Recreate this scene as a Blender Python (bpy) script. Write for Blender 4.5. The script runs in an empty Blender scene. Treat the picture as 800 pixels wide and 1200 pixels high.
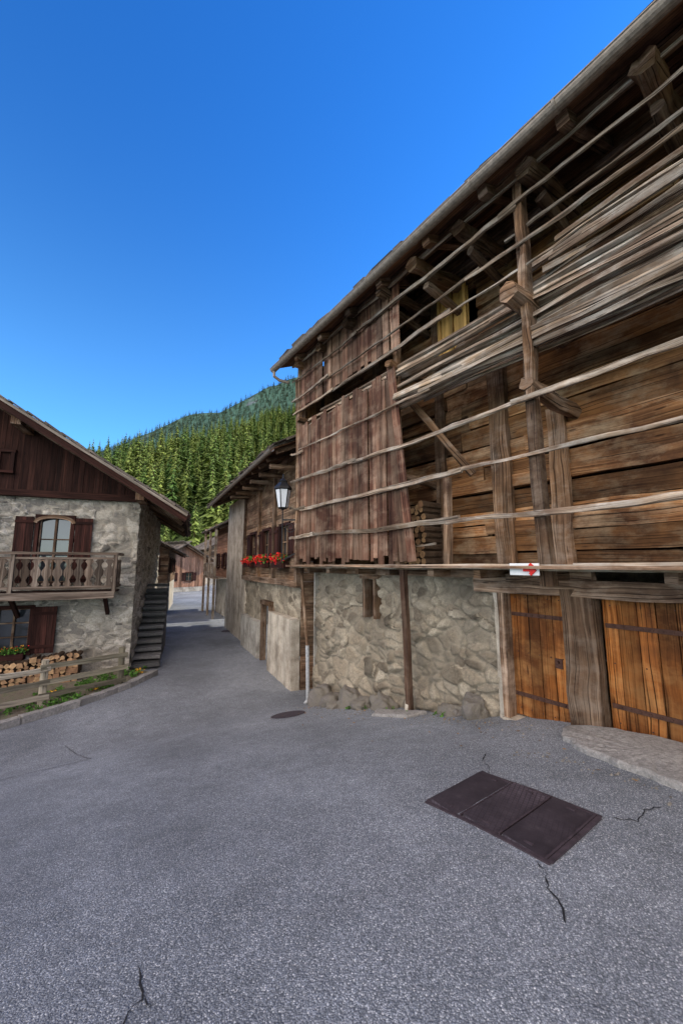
import bpy, math, random
from mathutils import Vector as V, noise, Matrix
R=random.Random(11)
def rnd(a,b): return R.uniform(a,b)
scene=bpy.context.scene
# ------------------------------------------------------------ node helpers
class M:
    def __init__(s,name,rough=.8,spec=.3):
        s.m=bpy.data.materials.new(name); s.m.use_nodes=True; s.nt=s.m.node_tree
        s.b=s.nt.nodes['Principled BSDF']; s.b.inputs['Roughness'].default_value=rough
        s.b.inputs['Specular IOR Level'].default_value=spec
    def n(s,t,props={},**ins):
        nd=s.nt.nodes.new('ShaderNode'+t)
        for k,v in props.items(): setattr(nd,k,v)
        for k,v in ins.items(): s.set(nd.inputs[k.replace('_',' ')],v)
        return nd
    def set(s,inp,v):
        if hasattr(v,'is_linked'): s.nt.links.new(v,inp)
        else:
            if isinstance(v,(tuple,list)) and len(v)==3 and inp.type=='RGBA': v=(*v,1)
            inp.default_value=v
    def mix(s,f,a,b,blend='MIX'):
        nd=s.nt.nodes.new('ShaderNodeMix'); nd.data_type='RGBA'; nd.blend_type=blend
        s.set(nd.inputs[0],f); s.set(nd.inputs[6],a); s.set(nd.inputs[7],b); return nd.outputs[2]
    def ramp(s,f,stops):
        nd=s.nt.nodes.new('ShaderNodeValToRGB'); cr=nd.color_ramp
        while len(cr.elements)<len(stops): cr.elements.new(.5)
        for e,(p,c) in zip(cr.elements,stops):
            e.position=p
            if not isinstance(c,(tuple,list)): c=(c,c,c)
            e.color=(*c,1)
        s.set(nd.inputs[0],f); return nd.outputs[0]
    def math(s,op,a,b=0):
        nd=s.nt.nodes.new('ShaderNodeMath'); nd.operation=op; s.set(nd.inputs[0],a); s.set(nd.inputs[1],b); return nd.outputs[0]
    def noise(s,vec,scale,detail=5,rough=.6):
        return s.n('TexNoise',{},Vector=vec,Scale=scale,Detail=detail,Roughness=rough).outputs[0]
    def obj(s): return s.n('TexCoord').outputs['Object']
    def mapping(s,vec,sc):
        return s.n('Mapping',{},Vector=vec,Scale=sc).outputs[0]
    def bump(s,h,strength=.5,dist=.02,prev=None):
        nd=s.n('Bump',{},Height=h,Strength=strength,Distance=dist)
        if prev is not None: s.set(nd.inputs['Normal'],prev)
        return nd.outputs[0]
    def tint(s):
        a=s.n('Attribute',{'attribute_name':'tint'})
        sp=s.n('SeparateColor',{},Color=a.outputs['Color']); return sp.outputs
    def fin(s,col,nrm=None,rough=None):
        s.set(s.b.inputs['Base Color'],col)
        if nrm is not None: s.set(s.b.inputs['Normal'],nrm)
        if rough is not None: s.set(s.b.inputs['Roughness'],rough)
        return s.m
def wood(name,dark,mid,light,alt,stain=None,bump=.6,rough=.85,var=(.5,1.4),bleach=None):
    m=M(name,rough,.15)
    uv=m.n('UVMap').outputs[0]; o=m.obj()
    wob=m.n('TexNoise',{},Vector=m.mapping(uv,(.8,1.2,1)),Scale=1.6,Detail=2.).outputs['Color']
    vm_=m.n('VectorMath',{'operation':'MULTIPLY_ADD'})
    m.set(vm_.inputs[0],wob); vm_.inputs[1].default_value=(.0,.09,0); m.set(vm_.inputs[2],uv)
    uw=vm_.outputs[0]
    g=m.noise(m.mapping(uw,(.5,18,1)),1,8,.66)
    g2=m.noise(m.mapping(uw,(.4,60,1)),1,4,.6)
    g3=m.noise(m.mapping(uw,(1.0,5,1)),1,5,.6)
    c=m.ramp(g,[(.34,dark),(.5,mid),(.66,light)])
    t=m.tint()
    c=m.mix(m.math('MULTIPLY',t[1],.75),c,m.mix(g,[x*.4 for x in alt],alt))
    st=m.ramp(m.noise(o,.9,6,.65),[(.42,0.),(.62,1.)])
    if stain: c=m.mix(m.math('MULTIPLY',st,.8),c,m.mix(g,[x*.45 for x in stain],stain))
    if bleach:
        bl=m.ramp(m.noise(m.mapping(o,(1,1,1.8)),1.7,6,.7),[(.47,0.),(.66,.75)])
        c=m.mix(bl,c,m.mix(g,[x*.4 for x in bleach],bleach))
    cr=m.ramp(g2,[(.35,0.04),(.44,1.)])
    c=m.mix(.88,c,cr,'MULTIPLY')
    c=m.mix(.75,c,m.ramp(g3,[(.3,.42),(.68,1.45)]),'MULTIPLY')
    kn=m.n('TexVoronoi',{},Vector=m.mapping(uw,(1.6,7,1)),Scale=1).outputs['Distance']
    c=m.mix(m.ramp(kn,[(.06,.7),(.12,0.)]),c,[x*.4 for x in dark])
    br=m.n('MapRange',{},Value=t[0],To_Min=var[0],To_Max=var[1]).outputs[0]
    c=m.mix(1,c,m.n('CombineColor',{},Red=br,Green=br,Blue=br).outputs[0],'MULTIPLY')
    h=m.math('ADD',g,m.math('MULTIPLY',cr,.6))
    return m.fin(c,m.bump(h,bump,.02))
# woods
W_WALL=wood('barn_wall_wood',(.04,.018,.010),(.20,.092,.04),(.44,.25,.12),(.40,.18,.06),(.07,.032,.019),var=(.42,1.5),bleach=(.5,.35,.21))
W_RED=wood('red_brown_board',(.038,.017,.012),(.145,.064,.040),(.32,.18,.115),(.29,.19,.125),(.075,.029,.019),bleach=(.36,.25,.175))
W_GREY=wood('weathered_rail_wood',(.10,.07,.045),(.33,.25,.18),(.62,.54,.44),(.41,.29,.175),(.2,.13,.09),bump=.8,var=(.5,1.35),bleach=(.66,.6,.51))
W_BEAM=wood('old_beam_wood',(.04,.025,.017),(.17,.105,.065),(.39,.27,.18),(.26,.135,.06),(.07,.04,.027),bump=.9,bleach=(.4,.30,.22))
W_DOOR=wood('door_wood',(.07,.022,.007),(.27,.09,.02),(.50,.205,.055),(.35,.115,.024),(.10,.037,.014),var=(.6,1.3),bleach=(.46,.22,.075))
W_DARK=wood('dark_gable_wood',(.012,.006,.004),(.030,.011,.008),(.056,.023,.015),(.042,.016,.011),None,var=(.6,1.3))
W_ROOF=wood('eave_board_wood',(.03,.016,.010),(.12,.058,.033),(.26,.14,.08),(.24,.12,.05),(.05,.026,.017))
W_BALC=wood('balcony_wood',(.055,.038,.028),(.155,.115,.088),(.31,.255,.20),(.12,.078,.05),None)
W_PALE=wood('sunlit_chalet_wood',(.20,.09,.05),(.38,.195,.12),(.5,.30,.20),(.40,.21,.125),None)
W_MID=wood('chalet_wood',(.06,.032,.018),(.22,.125,.07),(.42,.28,.18),(.26,.17,.11),(.10,.052,.03),bleach=(.4,.3,.2))
W_PLY=wood('plywood_sheet_wood',(.34,.18,.05),(.56,.34,.11),(.66,.42,.15),(.5,.28,.09),None,bump=.1)
W_SHUT=wood('shutter_wood',(.018,.008,.006),(.042,.016,.012),(.08,.03,.022),(.045,.014,.01),None)
W_FENCE=wood('fence_wood',(.15,.125,.09),(.33,.28,.21),(.5,.44,.35),(.30,.27,.17),None)
W_BARGE=wood('barge_board_wood',(.16,.12,.08),(.36,.30,.24),(.5,.43,.36),(.38,.3,.22),None)
def endgrain():
    m=M('log_end_wood',.85); t=m.tint(); n=m.noise(m.obj(),14,4)
    c=m.mix(t[0],(.5,.32,.16),(.24,.13,.07)); c=m.mix(m.ramp(n,[(.4,0.),(.65,.6)]),c,(.14,.08,.045))
    return m.fin(c,m.bump(n,.5,.01))
W_END=endgrain()
def stone(name,c1,c2,c3,mortar,mask=(.05,.2),over=.3,joint=.75,rough=.92):
    m=M(name,rough,.2); t=m.tint(); o=m.obj()
    n1=m.noise(o,22,6,.7); n2=m.noise(o,2.2,5,.6); n3=m.noise(o,90,3,.7); n4=m.noise(o,1.1,6,.7)
    c=m.ramp(t[0],[(.0,c1),(.3,c2),(.6,c3),(.85,[x*.7 for x in c1]),(1.,[x*.6 for x in c2])])
    c=m.mix(.8,c,m.ramp(n1,[(.3,.45),(.7,1.35)]),'MULTIPLY')
    mo=m.mix(n2,mortar,[x*.62 for x in mortar])
    mo=m.mix(.6,mo,m.ramp(n1,[(.3,.5),(.7,1.25)]),'MULTIPLY')
    ed=m.math('ADD',t[1],m.math('ADD',m.math('MULTIPLY',m.math('SUBTRACT',n1,.5),.5),m.math('MULTIPLY',m.math('SUBTRACT',n2,.5),.5)))
    c=m.mix(m.ramp(ed,[(mask[0],1.),(mask[1],0.)]),c,mo)
    c=m.mix(m.ramp(t[1],[(.0,joint),(.10,0.)]),c,[x*.25 for x in mortar])
    c=m.mix(m.ramp(n4,[(.40,over),(.56,0.)]),c,[x*.42 for x in mortar])
    c=m.mix(.5,c,m.ramp(n3,[(.3,.6),(.7,1.3)]),'MULTIPLY')
    b=m.bump(m.math('ADD',n1,m.math('MULTIPLY',n3,.4)),1.,.035)
    return m.fin(c,b)
S_BARN=stone('rubble_wall_stone',(.38,.31,.22),(.16,.13,.095),(.50,.43,.32),(.52,.445,.33),(.06,.36),.75,.6)
S_HOUSE=stone('house_stone',(.48,.43,.35),(.20,.18,.155),(.62,.56,.47),(.60,.53,.42),(.03,.24),.35,.65)
S_ROCK=stone('boulder_stone',(.2,.18,.16),(.3,.27,.23),(.25,.22,.18),(.3,.27,.22),(-.9,-.8),.3,0)
S_SLAB=stone('slab_stone',(.36,.34,.31),(.40,.38,.35),(.33,.31,.29),(.4,.38,.35),(-.9,-.8),.3,0)
S_STEP=stone('stair_stone',(.11,.11,.105),(.15,.145,.14),(.19,.18,.17),(.17,.165,.155),(-.9,-.8),.3,0)
S_ROOF=stone('roof_slate_stone',(.12,.10,.085),(.17,.14,.11),(.22,.18,.145),(.14,.12,.10),(-.9,-.8),.3,0)
def plaster(name,c,c2):
    m=M(name,.9,.2); o=m.obj(); n=m.noise(o,1.6,7,.7); n2=m.noise(o,35,4,.6); n3=m.noise(m.mapping(o,(3,3,.5)),1,5,.6)
    col=m.ramp(n,[(.36,c2),(.58,c)]); col=m.mix(.5,col,m.ramp(n2,[(.3,.7),(.7,1.2)]),'MULTIPLY')
    col=m.mix(.6,col,m.ramp(n3,[(.35,.6),(.6,1.15)]),'MULTIPLY')
    return m.fin(col,m.bump(m.math('ADD',n2,n),.6,.025))
P_GREY=plaster('grey_plaster',(.46,.43,.37),(.22,.20,.17))
P_WARM=plaster('warm_plaster',(.52,.46,.37),(.28,.235,.18))
def flat(name,c,rough=.5,metal=0.,nz=.25):
    m=M(name,rough); m.b.inputs['Metallic'].default_value=metal
    n=m.noise(m.obj(),18,5,.65)
    return m.fin(m.mix(nz,c,m.ramp(n,[(.3,.4),(.7,1.5)]),'MULTIPLY'),m.bump(n,.15,.01))
ZINC=flat('zinc_gutter',(.24,.20,.16),.5,.2,.6)
IRON=flat('black_iron',(.015,.015,.016),.45,.4)
RUST=flat('rusty_iron',(.07,.033,.022),.8,.2,.7)
PFRM=flat('cover_frame_iron',(.05,.036,.042),.8,.1,.7)
WHITE=flat('white_paint',(.7,.7,.68),.5,0,.2)
REDP=flat('red_paint',(.6,.02,.015),.6)
PIPEW=flat('pale_pipe',(.34,.35,.35),.6,0,.6)
GLASSW=flat('lantern_glass',(.6,.63,.66),.15,0,.1)
def glass():
    m=M('window_glass',.06,.8); n=m.noise(m.obj(),2,3)
    return m.fin(m.mix(n,(.01,.012,.016),(.05,.055,.06)),m.bump(n,.05,.02))
GLASS=glass()
def plate():
    m=M('cover_plate_iron',.65,.3); o=m.obj()
    ro=m.n('Mapping',{},Vector=o,Rotation=(0,0,math.radians(36))).outputs[0]
    ch=m.n('TexVoronoi',{'distance':'CHEBYCHEV'},Vector=ro,Scale=30.,Randomness=0.).outputs['Distance']
    n=m.noise(o,7,6,.7)
    c=m.ramp(n,[(.3,(.040,.031,.038)),(.6,(.072,.056,.066)),(.75,(.12,.10,.105))])
    c=m.mix(.75,c,m.ramp(ch,[(.32,1.25),(.45,.4)]),'MULTIPLY')
    m.b.inputs['Metallic'].default_value=.1
    return m.fin(c,m.bump(m.math('MULTIPLY',ch,-1.),.8,.008))
PLATE=plate()
def asphalt():
    m=M('asphalt',.9,.25); o=m.obj()
    v=m.n('TexVoronoi',{},Vector=o,Scale=125.)
    cell=m.n('SeparateColor',{},Color=v.outputs['Color']).outputs[0]
    v2=m.n('TexVoronoi',{},Vector=o,Scale=260.)
    big=m.noise(o,.45,5,.6); mid=m.noise(o,5,5,.7); fine=m.noise(o,60,3,.7)
    c=m.ramp(cell,[(.0,(.15,.165,.183)),(.5,(.245,.262,.284)),(.85,(.345,.362,.385)),(.95,(.50,.515,.52)),(1.,(.6,.6,.6))])
    c=m.mix(m.ramp(v.outputs['Distance'],[(.35,0.),(.7,.7)]),c,(.09,.098,.11))
    c=m.mix(.9,c,m.ramp(big,[(.32,.72),(.66,1.26)]),'MULTIPLY')
    c=m.mix(.6,c,m.ramp(mid,[(.3,.75),(.7,1.22)]),'MULTIPLY')
    c=m.mix(.6,c,m.ramp(fine,[(.3,.6),(.7,1.4)]),'MULTIPLY')
    h=m.math('ADD',m.math('MULTIPLY',v.outputs['Distance'],-1.),m.math('MULTIPLY',v2.outputs['Distance'],-.4))
    b=m.bump(h,.75,.008); b=m.bump(mid,.3,.03,b)
    return m.fin(c,b)
ASPH=asphalt()
def soil(name,a,b,c,sc=6):
    m=M(name,.95,.1); o=m.obj(); n=m.noise(o,sc,7,.7); n2=m.noise(o,sc*9,3,.7)
    col=m.ramp(n,[(.3,a),(.5,b),(.7,c)]); col=m.mix(.6,col,m.ramp(n2,[(.3,.5),(.7,1.5)]),'MULTIPLY')
    return m.fin(col,m.bump(n2,.8,.03))
SOIL=soil('soil_gravel',(.10,.08,.055),(.19,.16,.12),(.10,.14,.05))
GRASS=soil('meadow',(.05,.09,.02),(.08,.13,.03),(.10,.12,.05),.4)
HILLM=soil('forest_floor',(.03,.05,.015),(.05,.08,.022),(.09,.11,.04),.05)
def leaf(name,a,b,tr=0.15):
    m=M(name,.7,.2); i=m.n('ObjectInfo').outputs['Random']; t=m.tint()
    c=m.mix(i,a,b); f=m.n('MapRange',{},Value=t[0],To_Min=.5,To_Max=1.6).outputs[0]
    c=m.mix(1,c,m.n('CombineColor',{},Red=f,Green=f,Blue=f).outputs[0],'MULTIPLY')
    return m.fin(c)
NEEDLE=leaf('pine_needles',(.085,.155,.03),(.22,.265,.055))
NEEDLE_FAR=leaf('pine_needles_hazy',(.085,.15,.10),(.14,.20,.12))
LEAF=leaf('leaf_green',(.06,.14,.02),(.06,.14,.02))
DRY=leaf('dry_leaf_brown',(.2,.12,.05),(.2,.12,.05))
PETAL=leaf('red_petals',(.6,.02,.02),(.6,.02,.02))
PETALY=leaf('orange_petals',(.6,.3,.03),(.6,.3,.03))
BARK=soil('pine_bark',(.05,.03,.018),(.09,.06,.04),(.13,.09,.06),8)
def mountain():
    m=M('mountain_rock_forest',.95,.1); o=m.obj(); n2=m.noise(o,.05,6,.7); n3=m.noise(m.mapping(o,(1,1,3)),.02,6,.7); t=m.tint()
    f=m.math('ADD',t[0],m.math('MULTIPLY',m.math('SUBTRACT',n3,.5),.5))
    c=m.mix(m.ramp(f,[(.58,0.),(.70,1.)]),(.06,.115,.085),(.15,.16,.19))  # blue-green carries the distance haze in its base colour
    c=m.mix(.8,c,m.ramp(n2,[(.3,.5),(.7,1.4)]),'MULTIPLY'); return m.fin(c)
MOUNT=mountain()
CRACK=flat('dark_crack',(.018,.018,.02),.95)  # near-black strips laid on the asphalt as cracks
SEAM=flat('asphalt_repair_seam',(.09,.093,.10),.9)
# ------------------------------------------------------------ mesh builder
def empty(name,loc=(0,0,0)):
    e=bpy.data.objects.new(name,None); e.empty_display_size=.2; scene.collection.objects.link(e); return e
class MB:
    def __init__(s): s.v=[];s.f=[];s.uv=[];s.t=[];s.m=[]
    def face(s,idx,uv,t,m): s.f.append(idx);s.uv.append(uv);s.t.append(t);s.m.append(m)
    def tri(s,pts,t=None,m=0):
        b=len(s.v); s.v+= [tuple(p) for p in pts]; t=t or (rnd(0,1),rnd(0,1),rnd(0,1))
        s.face(list(range(b,b+len(pts))),[(p[2],p[0]+p[1]) for p in pts],t,m)
    def sweep(s,pts,w,t,side,m=0,sides=4,capm=None,tint=None,taper=1.,jit=0.):
        tint=tint or (rnd(0,1),rnd(0,1),rnd(0,1)); ou,ov=rnd(0,50),rnd(0,50)
        base=len(s.v); n=len(pts); pts=[V(p) for p in pts]; L=0; us=[]
        if sides==4: prof=[(-.5,-.5),(.5,-.5),(.5,.5),(-.5,.5)]
        else: prof=[(.5*math.cos(2*math.pi*k/sides),.5*math.sin(2*math.pi*k/sides)) for k in range(sides)]
        per=[0]
        for k in range(sides):
            a=prof[k];b=prof[(k+1)%sides]; per.append(per[-1]+math.hypot((a[0]-b[0])*w,(a[1]-b[1])*t))
        for i,p in enumerate(pts):
            T=(pts[min(i+1,n-1)]-pts[max(i-1,0)]).normalized()
            S=V(side); S=(S-T*S.dot(T)).normalized(); N=T.cross(S)
            if i: L+=(p-pts[i-1]).length
            us.append(L); k=1+(taper-1)*i/max(1,n-1)
            for a,b in prof:
                q=p+S*(a*w*k)+N*(b*t*k)
                if jit: q=q+V((rnd(-jit,jit),rnd(-jit,jit),rnd(-jit,jit)))
                s.v.append(tuple(q))
        for i in range(n-1):
            for k in range(sides):
                a=base+i*sides+k;b=base+i*sides+(k+1)%sides
                s.face([a,b,b+sides,a+sides],[(us[i]+ou,per[k]+ov),(us[i]+ou,per[k+1]+ov),(us[i+1]+ou,per[k+1]+ov),(us[i+1]+ou,per[k]+ov)],tint,m)
        cm=m if capm is None else capm
        for st in (0,(n-1)*sides):
            s.face([base+st+k for k in range(sides)],[(ou+prof[k][0]*w*.1,ov+prof[k][1]*t) for k in range(sides)],tint,cm)
    def beam(s,p0,p1,w,t,side=(0,0,1),m=0,seg=1,wob=0.,**k):
        p0=V(p0);p1=V(p1); pts=[]
        for i in range(seg+1):
            q=p0.lerp(p1,i/seg)
            if wob: q=q+V((rnd(-wob,wob),rnd(-wob,wob),rnd(-wob,wob)))
            pts.append(q)
        s.sweep(pts,w,t,side,m,**k)
    def build(s,name,mats,parent=None,smooth=False,recalc=True,bevel=0):
        me=bpy.data.meshes.new(name); me.from_pydata(s.v,[],s.f)
        for m in mats: me.materials.append(m)
        me.polygons.foreach_set('material_index',s.m)
        fu=[];ft=[]
        for u,t in zip(s.uv,s.t):
            for c in u: fu+=c; ft+=[t[0],t[1],t[2],1.]
        me.uv_layers.new(name='UVMap'); me.uv_layers['UVMap'].data.foreach_set('uv',fu)
        me.color_attributes.new('tint','FLOAT_COLOR','CORNER'); me.color_attributes['tint'].data.foreach_set('color',ft)
        if recalc:
            import bmesh
            bm=bmesh.new(); bm.from_mesh(me); bmesh.ops.recalc_face_normals(bm,faces=bm.faces); bm.to_mesh(me); bm.free()
        if smooth: me.polygons.foreach_set('use_smooth',[True]*len(me.polygons))
        ob=bpy.data.objects.new(name,me); scene.collection.objects.link(ob)
        if parent: ob.parent=parent
        return ob
class Fr:
    def __init__(s,o,d):
        s.o=V((o[0],o[1],0)); s.d=V((d[0],d[1],0)).normalized(); s.n=V((-s.d.y,s.d.x,0))
    def p(s,a,b,z): return s.o+s.d*a+s.n*b+V((0,0,z))
class FrN(Fr):
    def __init__(s,o,d,n): s.o=V((o[0],o[1],0)); s.d=V((*d[:2],0)).normalized(); s.n=V((*n[:2],0)).normalized()
def gz(x,y):
    q=-.58*x+.8146*y; w=.235
    if q<.8: z=0
    elif q<3.2: z=-w*(q-.8)**2/4.8
    elif q<8.4: z=-.282-w*(q-3.2)
    elif q<9.6: t=q-8.4; z=-1.504-(w*t-w*t*t/2.4)
    else: z=-1.645+.012*min(q-9.6,60)
    return z
def gzn(x,y): return gz(x,y)+.018*noise.noise(V((x*.6,y*.6,0)))
# ------------------------------------------------------------ generic parts
def plank_wall(mb,fr,a0,a1,z0,z1,b,th=.05,bw=.25,horiz=True,m=0,holes=(),jit=.012,top=None,seglen=4.,gap=.98,ragged=0,lean=.06):
    c0,c1=(z0,z1) if horiz else (a0,a1); c=c0
    while c<c1-.02:
        h=min(bw*rnd(.65,1.35),c1-c); mid=c+h/2
        lo,hi=(a0,a1) if horiz else (z0,z1)
        if top and not horiz: hi=top(mid)
        segs=[(lo,hi)]
        for (ha0,ha1,hz0,hz1) in holes:
            k0,k1=(hz0,hz1) if horiz else (ha0,ha1); l0,l1=(ha0,ha1) if horiz else (hz0,hz1)
            if k0<mid<k1:
                ns=[]
                for (u,v) in segs:
                    if l1<=u or l0>=v: ns.append((u,v))
                    else:
                        if l0>u: ns.append((u,l0))
                        if l1<v: ns.append((l1,v))
                segs=ns
        fin=[]
        for (u,v) in segs:
            while v-u>seglen*1.5:
                k=seglen*rnd(.7,1.3); fin.append((u,u+k)); u+=k
            fin.append((u,v))
        for (u,v) in fin:
            if v-u<.03: continue
            bb=b+rnd(-jit,jit); tl=rnd(-jit,jit)*.5
            if ragged: u+=rnd(-ragged,ragged); v+=rnd(-ragged,ragged)
            ns=max(1,int((v-u)/.5)); pts=[]
            for i in range(ns+1):
                x=u+(v-u)*i/ns
                pts.append(fr.p(x,bb,mid+tl) if horiz else fr.p(mid+tl+(rnd(-jit,jit)*.4),bb,x))
            if horiz: side=V((0,0,1))+fr.n*rnd(-lean,lean)
            else: side=fr.d+fr.n*rnd(-.08,.08)
            mb.sweep(pts,h*gap,th,side,m,jit=jit*.35)
        c+=h
def stone_wall(name,fr,a0,a1,z0,z1,b,mat,parent,res=.04,cell=.28,amp=.04,holes=(),zf=.75,seed=0,batter=0):
    na=int((a1-a0)/res)+1; nz=int((z1-z0)/res)+1
    vs=[];cols=[]
    for j in range(nz):
        z=z0+(z1-z0)*j/(nz-1)
        for i in range(na):
            a=a0+(a1-a0)*i/(na-1)
            q=V((a+seed,z/zf,seed*3.))
            q=q+V((noise.noise(q*2.1),noise.noise(q*2.1+V((9,3,1))),0))*.13
            big=noise.noise(q*.9+V((4,4,4)))
            cc=cell*(1.35 if big>.12 else .85)
            d,pp=noise.voronoi(q/cc)
            e=min(1,(d[1]-d[0])*1.6)
            hh=(math.sin(pp[0].x*12.9898+pp[0].y*78.233)*43758.5)%1.
            o=amp*(min(e,.4)/.4)**.6*(.3+.9*hh)+amp*.9*noise.noise(q*1.3)+.016*noise.noise(q*9)+.010*noise.noise(q*22)
            vs.append(fr.p(a,b+o-amp*.5+batter*(1-(z-z0)/(z1-z0))**2,z)); cols+=[hh,e,(hh*7.7)%1,1.]
    fs=[]
    for j in range(nz-1):
        zc=z0+(z1-z0)*(j+.5)/(nz-1)
        for i in range(na-1):
            ac=a0+(a1-a0)*(i+.5)/(na-1)
            if any(h[0]<ac<h[1] and h[2]<zc<h[3] for h in holes): continue
            k=j*na+i; fs.append((k,k+1,k+na+1,k+na))
    me=bpy.data.meshes.new(name); me.from_pydata([tuple(v) for v in vs],[],fs); me.materials.append(mat)
    at=me.color_attributes.new('tint','FLOAT_COLOR','POINT'); at.data.foreach_set('color',cols)
    me.polygons.foreach_set('use_smooth',[True]*len(fs))
    ob=bpy.data.objects.new(name,me); scene.collection.objects.link(ob); ob.parent=parent; return ob
def roof(name,fr,a0,a1,bE,zE,bR,zR,bB,parent,th=.07,mu=W_ROOF,mt=S_ROOF,raf=.95,rw=.12,rows=3,slate=.09,tail=.06):
    mb=MB()
    sl=(zR-zE)/(bE-bR)
    zB=zR-sl*(bR-bB)
    for (b0,z0,b1,z1) in ((bE,zE,bR,zR),(bB,zB,bR,zR)):
        L=math.hypot(b1-b0,z1-z0); u=(fr.p(0,b1,z1)-fr.p(0,b0,z0)).normalized(); nn=fr.d.cross(u)
        if nn.z<0: nn=-nn
        c=0
        while c<L:
            h=min(rnd(.16,.28),L-c+.01); q0=fr.p(a0,b0,z0)+u*(c+h/2); q1=fr.p(a1,b0,z0)+u*(c+h/2)
            mb.beam(q0,q1,h*.96,.03,side=u,m=0,seg=6,jit=.004)
            c+=h
        q0=fr.p(a0+.02,b0,z0)+u*L/2+nn*(.03+th/2); q1=fr.p(a1-.02,b0,z0)+u*L/2+nn*(.03+th/2)
        mb.beam(q0,q1,L-.04,th,side=u,m=1)
        a=a0+.25
        while a<a1-.1 and raf:
            mb.beam(fr.p(a,b0,z0)+u*.12-nn*(.02+rw/2),fr.p(a,b0,z0)+u*(L-.1)-nn*(.02+rw/2),rw,rw,side=fr.d,m=2,seg=4,wob=.012)
            a+=raf*rnd(.9,1.1)
        r=0; c=-tail
        while c<L and r<rows:
            a=a0-.05
            while a<a1:
                w=rnd(.2,.6); hh=rnd(0,.035); sh=rnd(-.07,.07); mb.beam(fr.p(a,b0,z0)+u*(c+.3+sh)+nn*(.05+th+hh),fr.p(a+w-.01,b0,z0)+u*(c+.3+sh)+nn*(.05+th+hh+rnd(-.01,.01)),.6,rnd(.025,.05)+slate*.1,side=u+nn*.05,m=1,seg=1,jit=.015)
                a+=w
            c+=.42; r+=1
        for aa in (a0,a1):
            c=0
            while c<L:
                w=rnd(.35,.55); mb.beam(fr.p(aa-.12,b0,z0)+u*(c+.25)+nn*(.05+th),fr.p(aa+.12,b0,z0)+u*(c+.25)+nn*(.05+th),w*1.2,.05,side=u+nn*.06,m=1,jit=.015)
                c+=w
    return mb.build(name,[mu,mt,W_BEAM],parent)
def window(fr,a,z0,z1,w,b,parent,shut=None,arch=False,nm='window',fm=W_SHUT,mull=2):
    mb=MB(); f=.07
    bb=b-.03
    for x in (a-w/2,a+w/2): mb.beam(fr.p(x,bb,z0),fr.p(x,bb,z1),f*1.4,.16,side=fr.d,m=0)
    mb.beam(fr.p(a-w/2-.08,bb+.03,z0-.03),fr.p(a+w/2+.08,bb+.03,z0-.03),.07,.26,m=0)
    mb.beam(fr.p(a-w/2-.06,bb,z1+.03),fr.p(a+w/2+.06,bb,z1+.03),.1,.17,m=0)
    mb.beam(fr.p(a,bb-.05,z0),fr.p(a,bb-.05,z1),.06,.05,side=fr.d,m=2)
    for x in (a-w/2+.06,a+w/2-.06): mb.beam(fr.p(x,bb-.05,z0),fr.p(x,bb-.05,z1),.05,.05,side=fr.d,m=2)
    for k in range(mull+1):
        z=z0+.03+(z1-z0-.06)*k/mull; mb.beam(fr.p(a-w/2,bb-.05,z),fr.p(a+w/2,bb-.05,z),.035,.04,m=2)
    mb.beam(fr.p(a,bb-.09,z0),fr.p(a,bb-.09,z1),w,.01,side=fr.d,m=1)
    if arch:
        pts=[fr.p(a+(w/2+.04)*math.cos(t),bb+.07,z1-.18+.2*math.sin(t)) for t in [math.pi*k/10 for k in range(11)]]
        mb.sweep(pts,.1,.1,fr.n,m=3)
        for sg in (-1,1):
            q=[fr.p(a+sg*(w/2+.05),bb+.06,z1+.08)]+[fr.p(a+sg*(w/2+.04)*math.cos(t),bb+.06,z1-.18+.2*math.sin(t)) for t in [math.pi/2*k/6 for k in range(7)]]+[fr.p(a,bb+.06,z1+.08)]
            mb.tri(q,m=3)
    ob=mb.build(nm,[fm,GLASS,W_MID if not arch else W_BEAM,W_BEAM],parent)
    if shut:
        mb=MB()
        for sg in (-1,1):
            c0=a+sg*(w/2+.08+shut/2)
            plank_wall(mb,fr,c0-shut/2,c0+shut/2,z0,z1,b+.05,.03,.1,False,0,jit=.003)
            for z in (z0+.15,z1-.15): mb.beam(fr.p(c0-shut/2,b+.08,z),fr.p(c0+shut/2,b+.08,z),.08,.03,m=0)
        mb.build('shutters',[W_SHUT],parent)
def blob(mb,c,r,n,size,m,up=0.):
    for _ in range(n):
        d=V((R.gauss(0,1),R.gauss(0,1),R.gauss(0,1))).normalized()*rnd(.3,1)
        p=V(c)+V((d.x*r[0],d.y*r[1],d.z*r[2])); s=size*rnd(.6,1.3)
        a=V((rnd(-1,1),rnd(-1,1),rnd(-1,1))).normalized(); b=a.orthogonal().normalized()
        b=(b+a.cross(b)*rnd(-1,1)).normalized()
        mb.tri([p-a*s,p+b*s*.6,p+a*s,p-b*s*.6],m=m)
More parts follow.
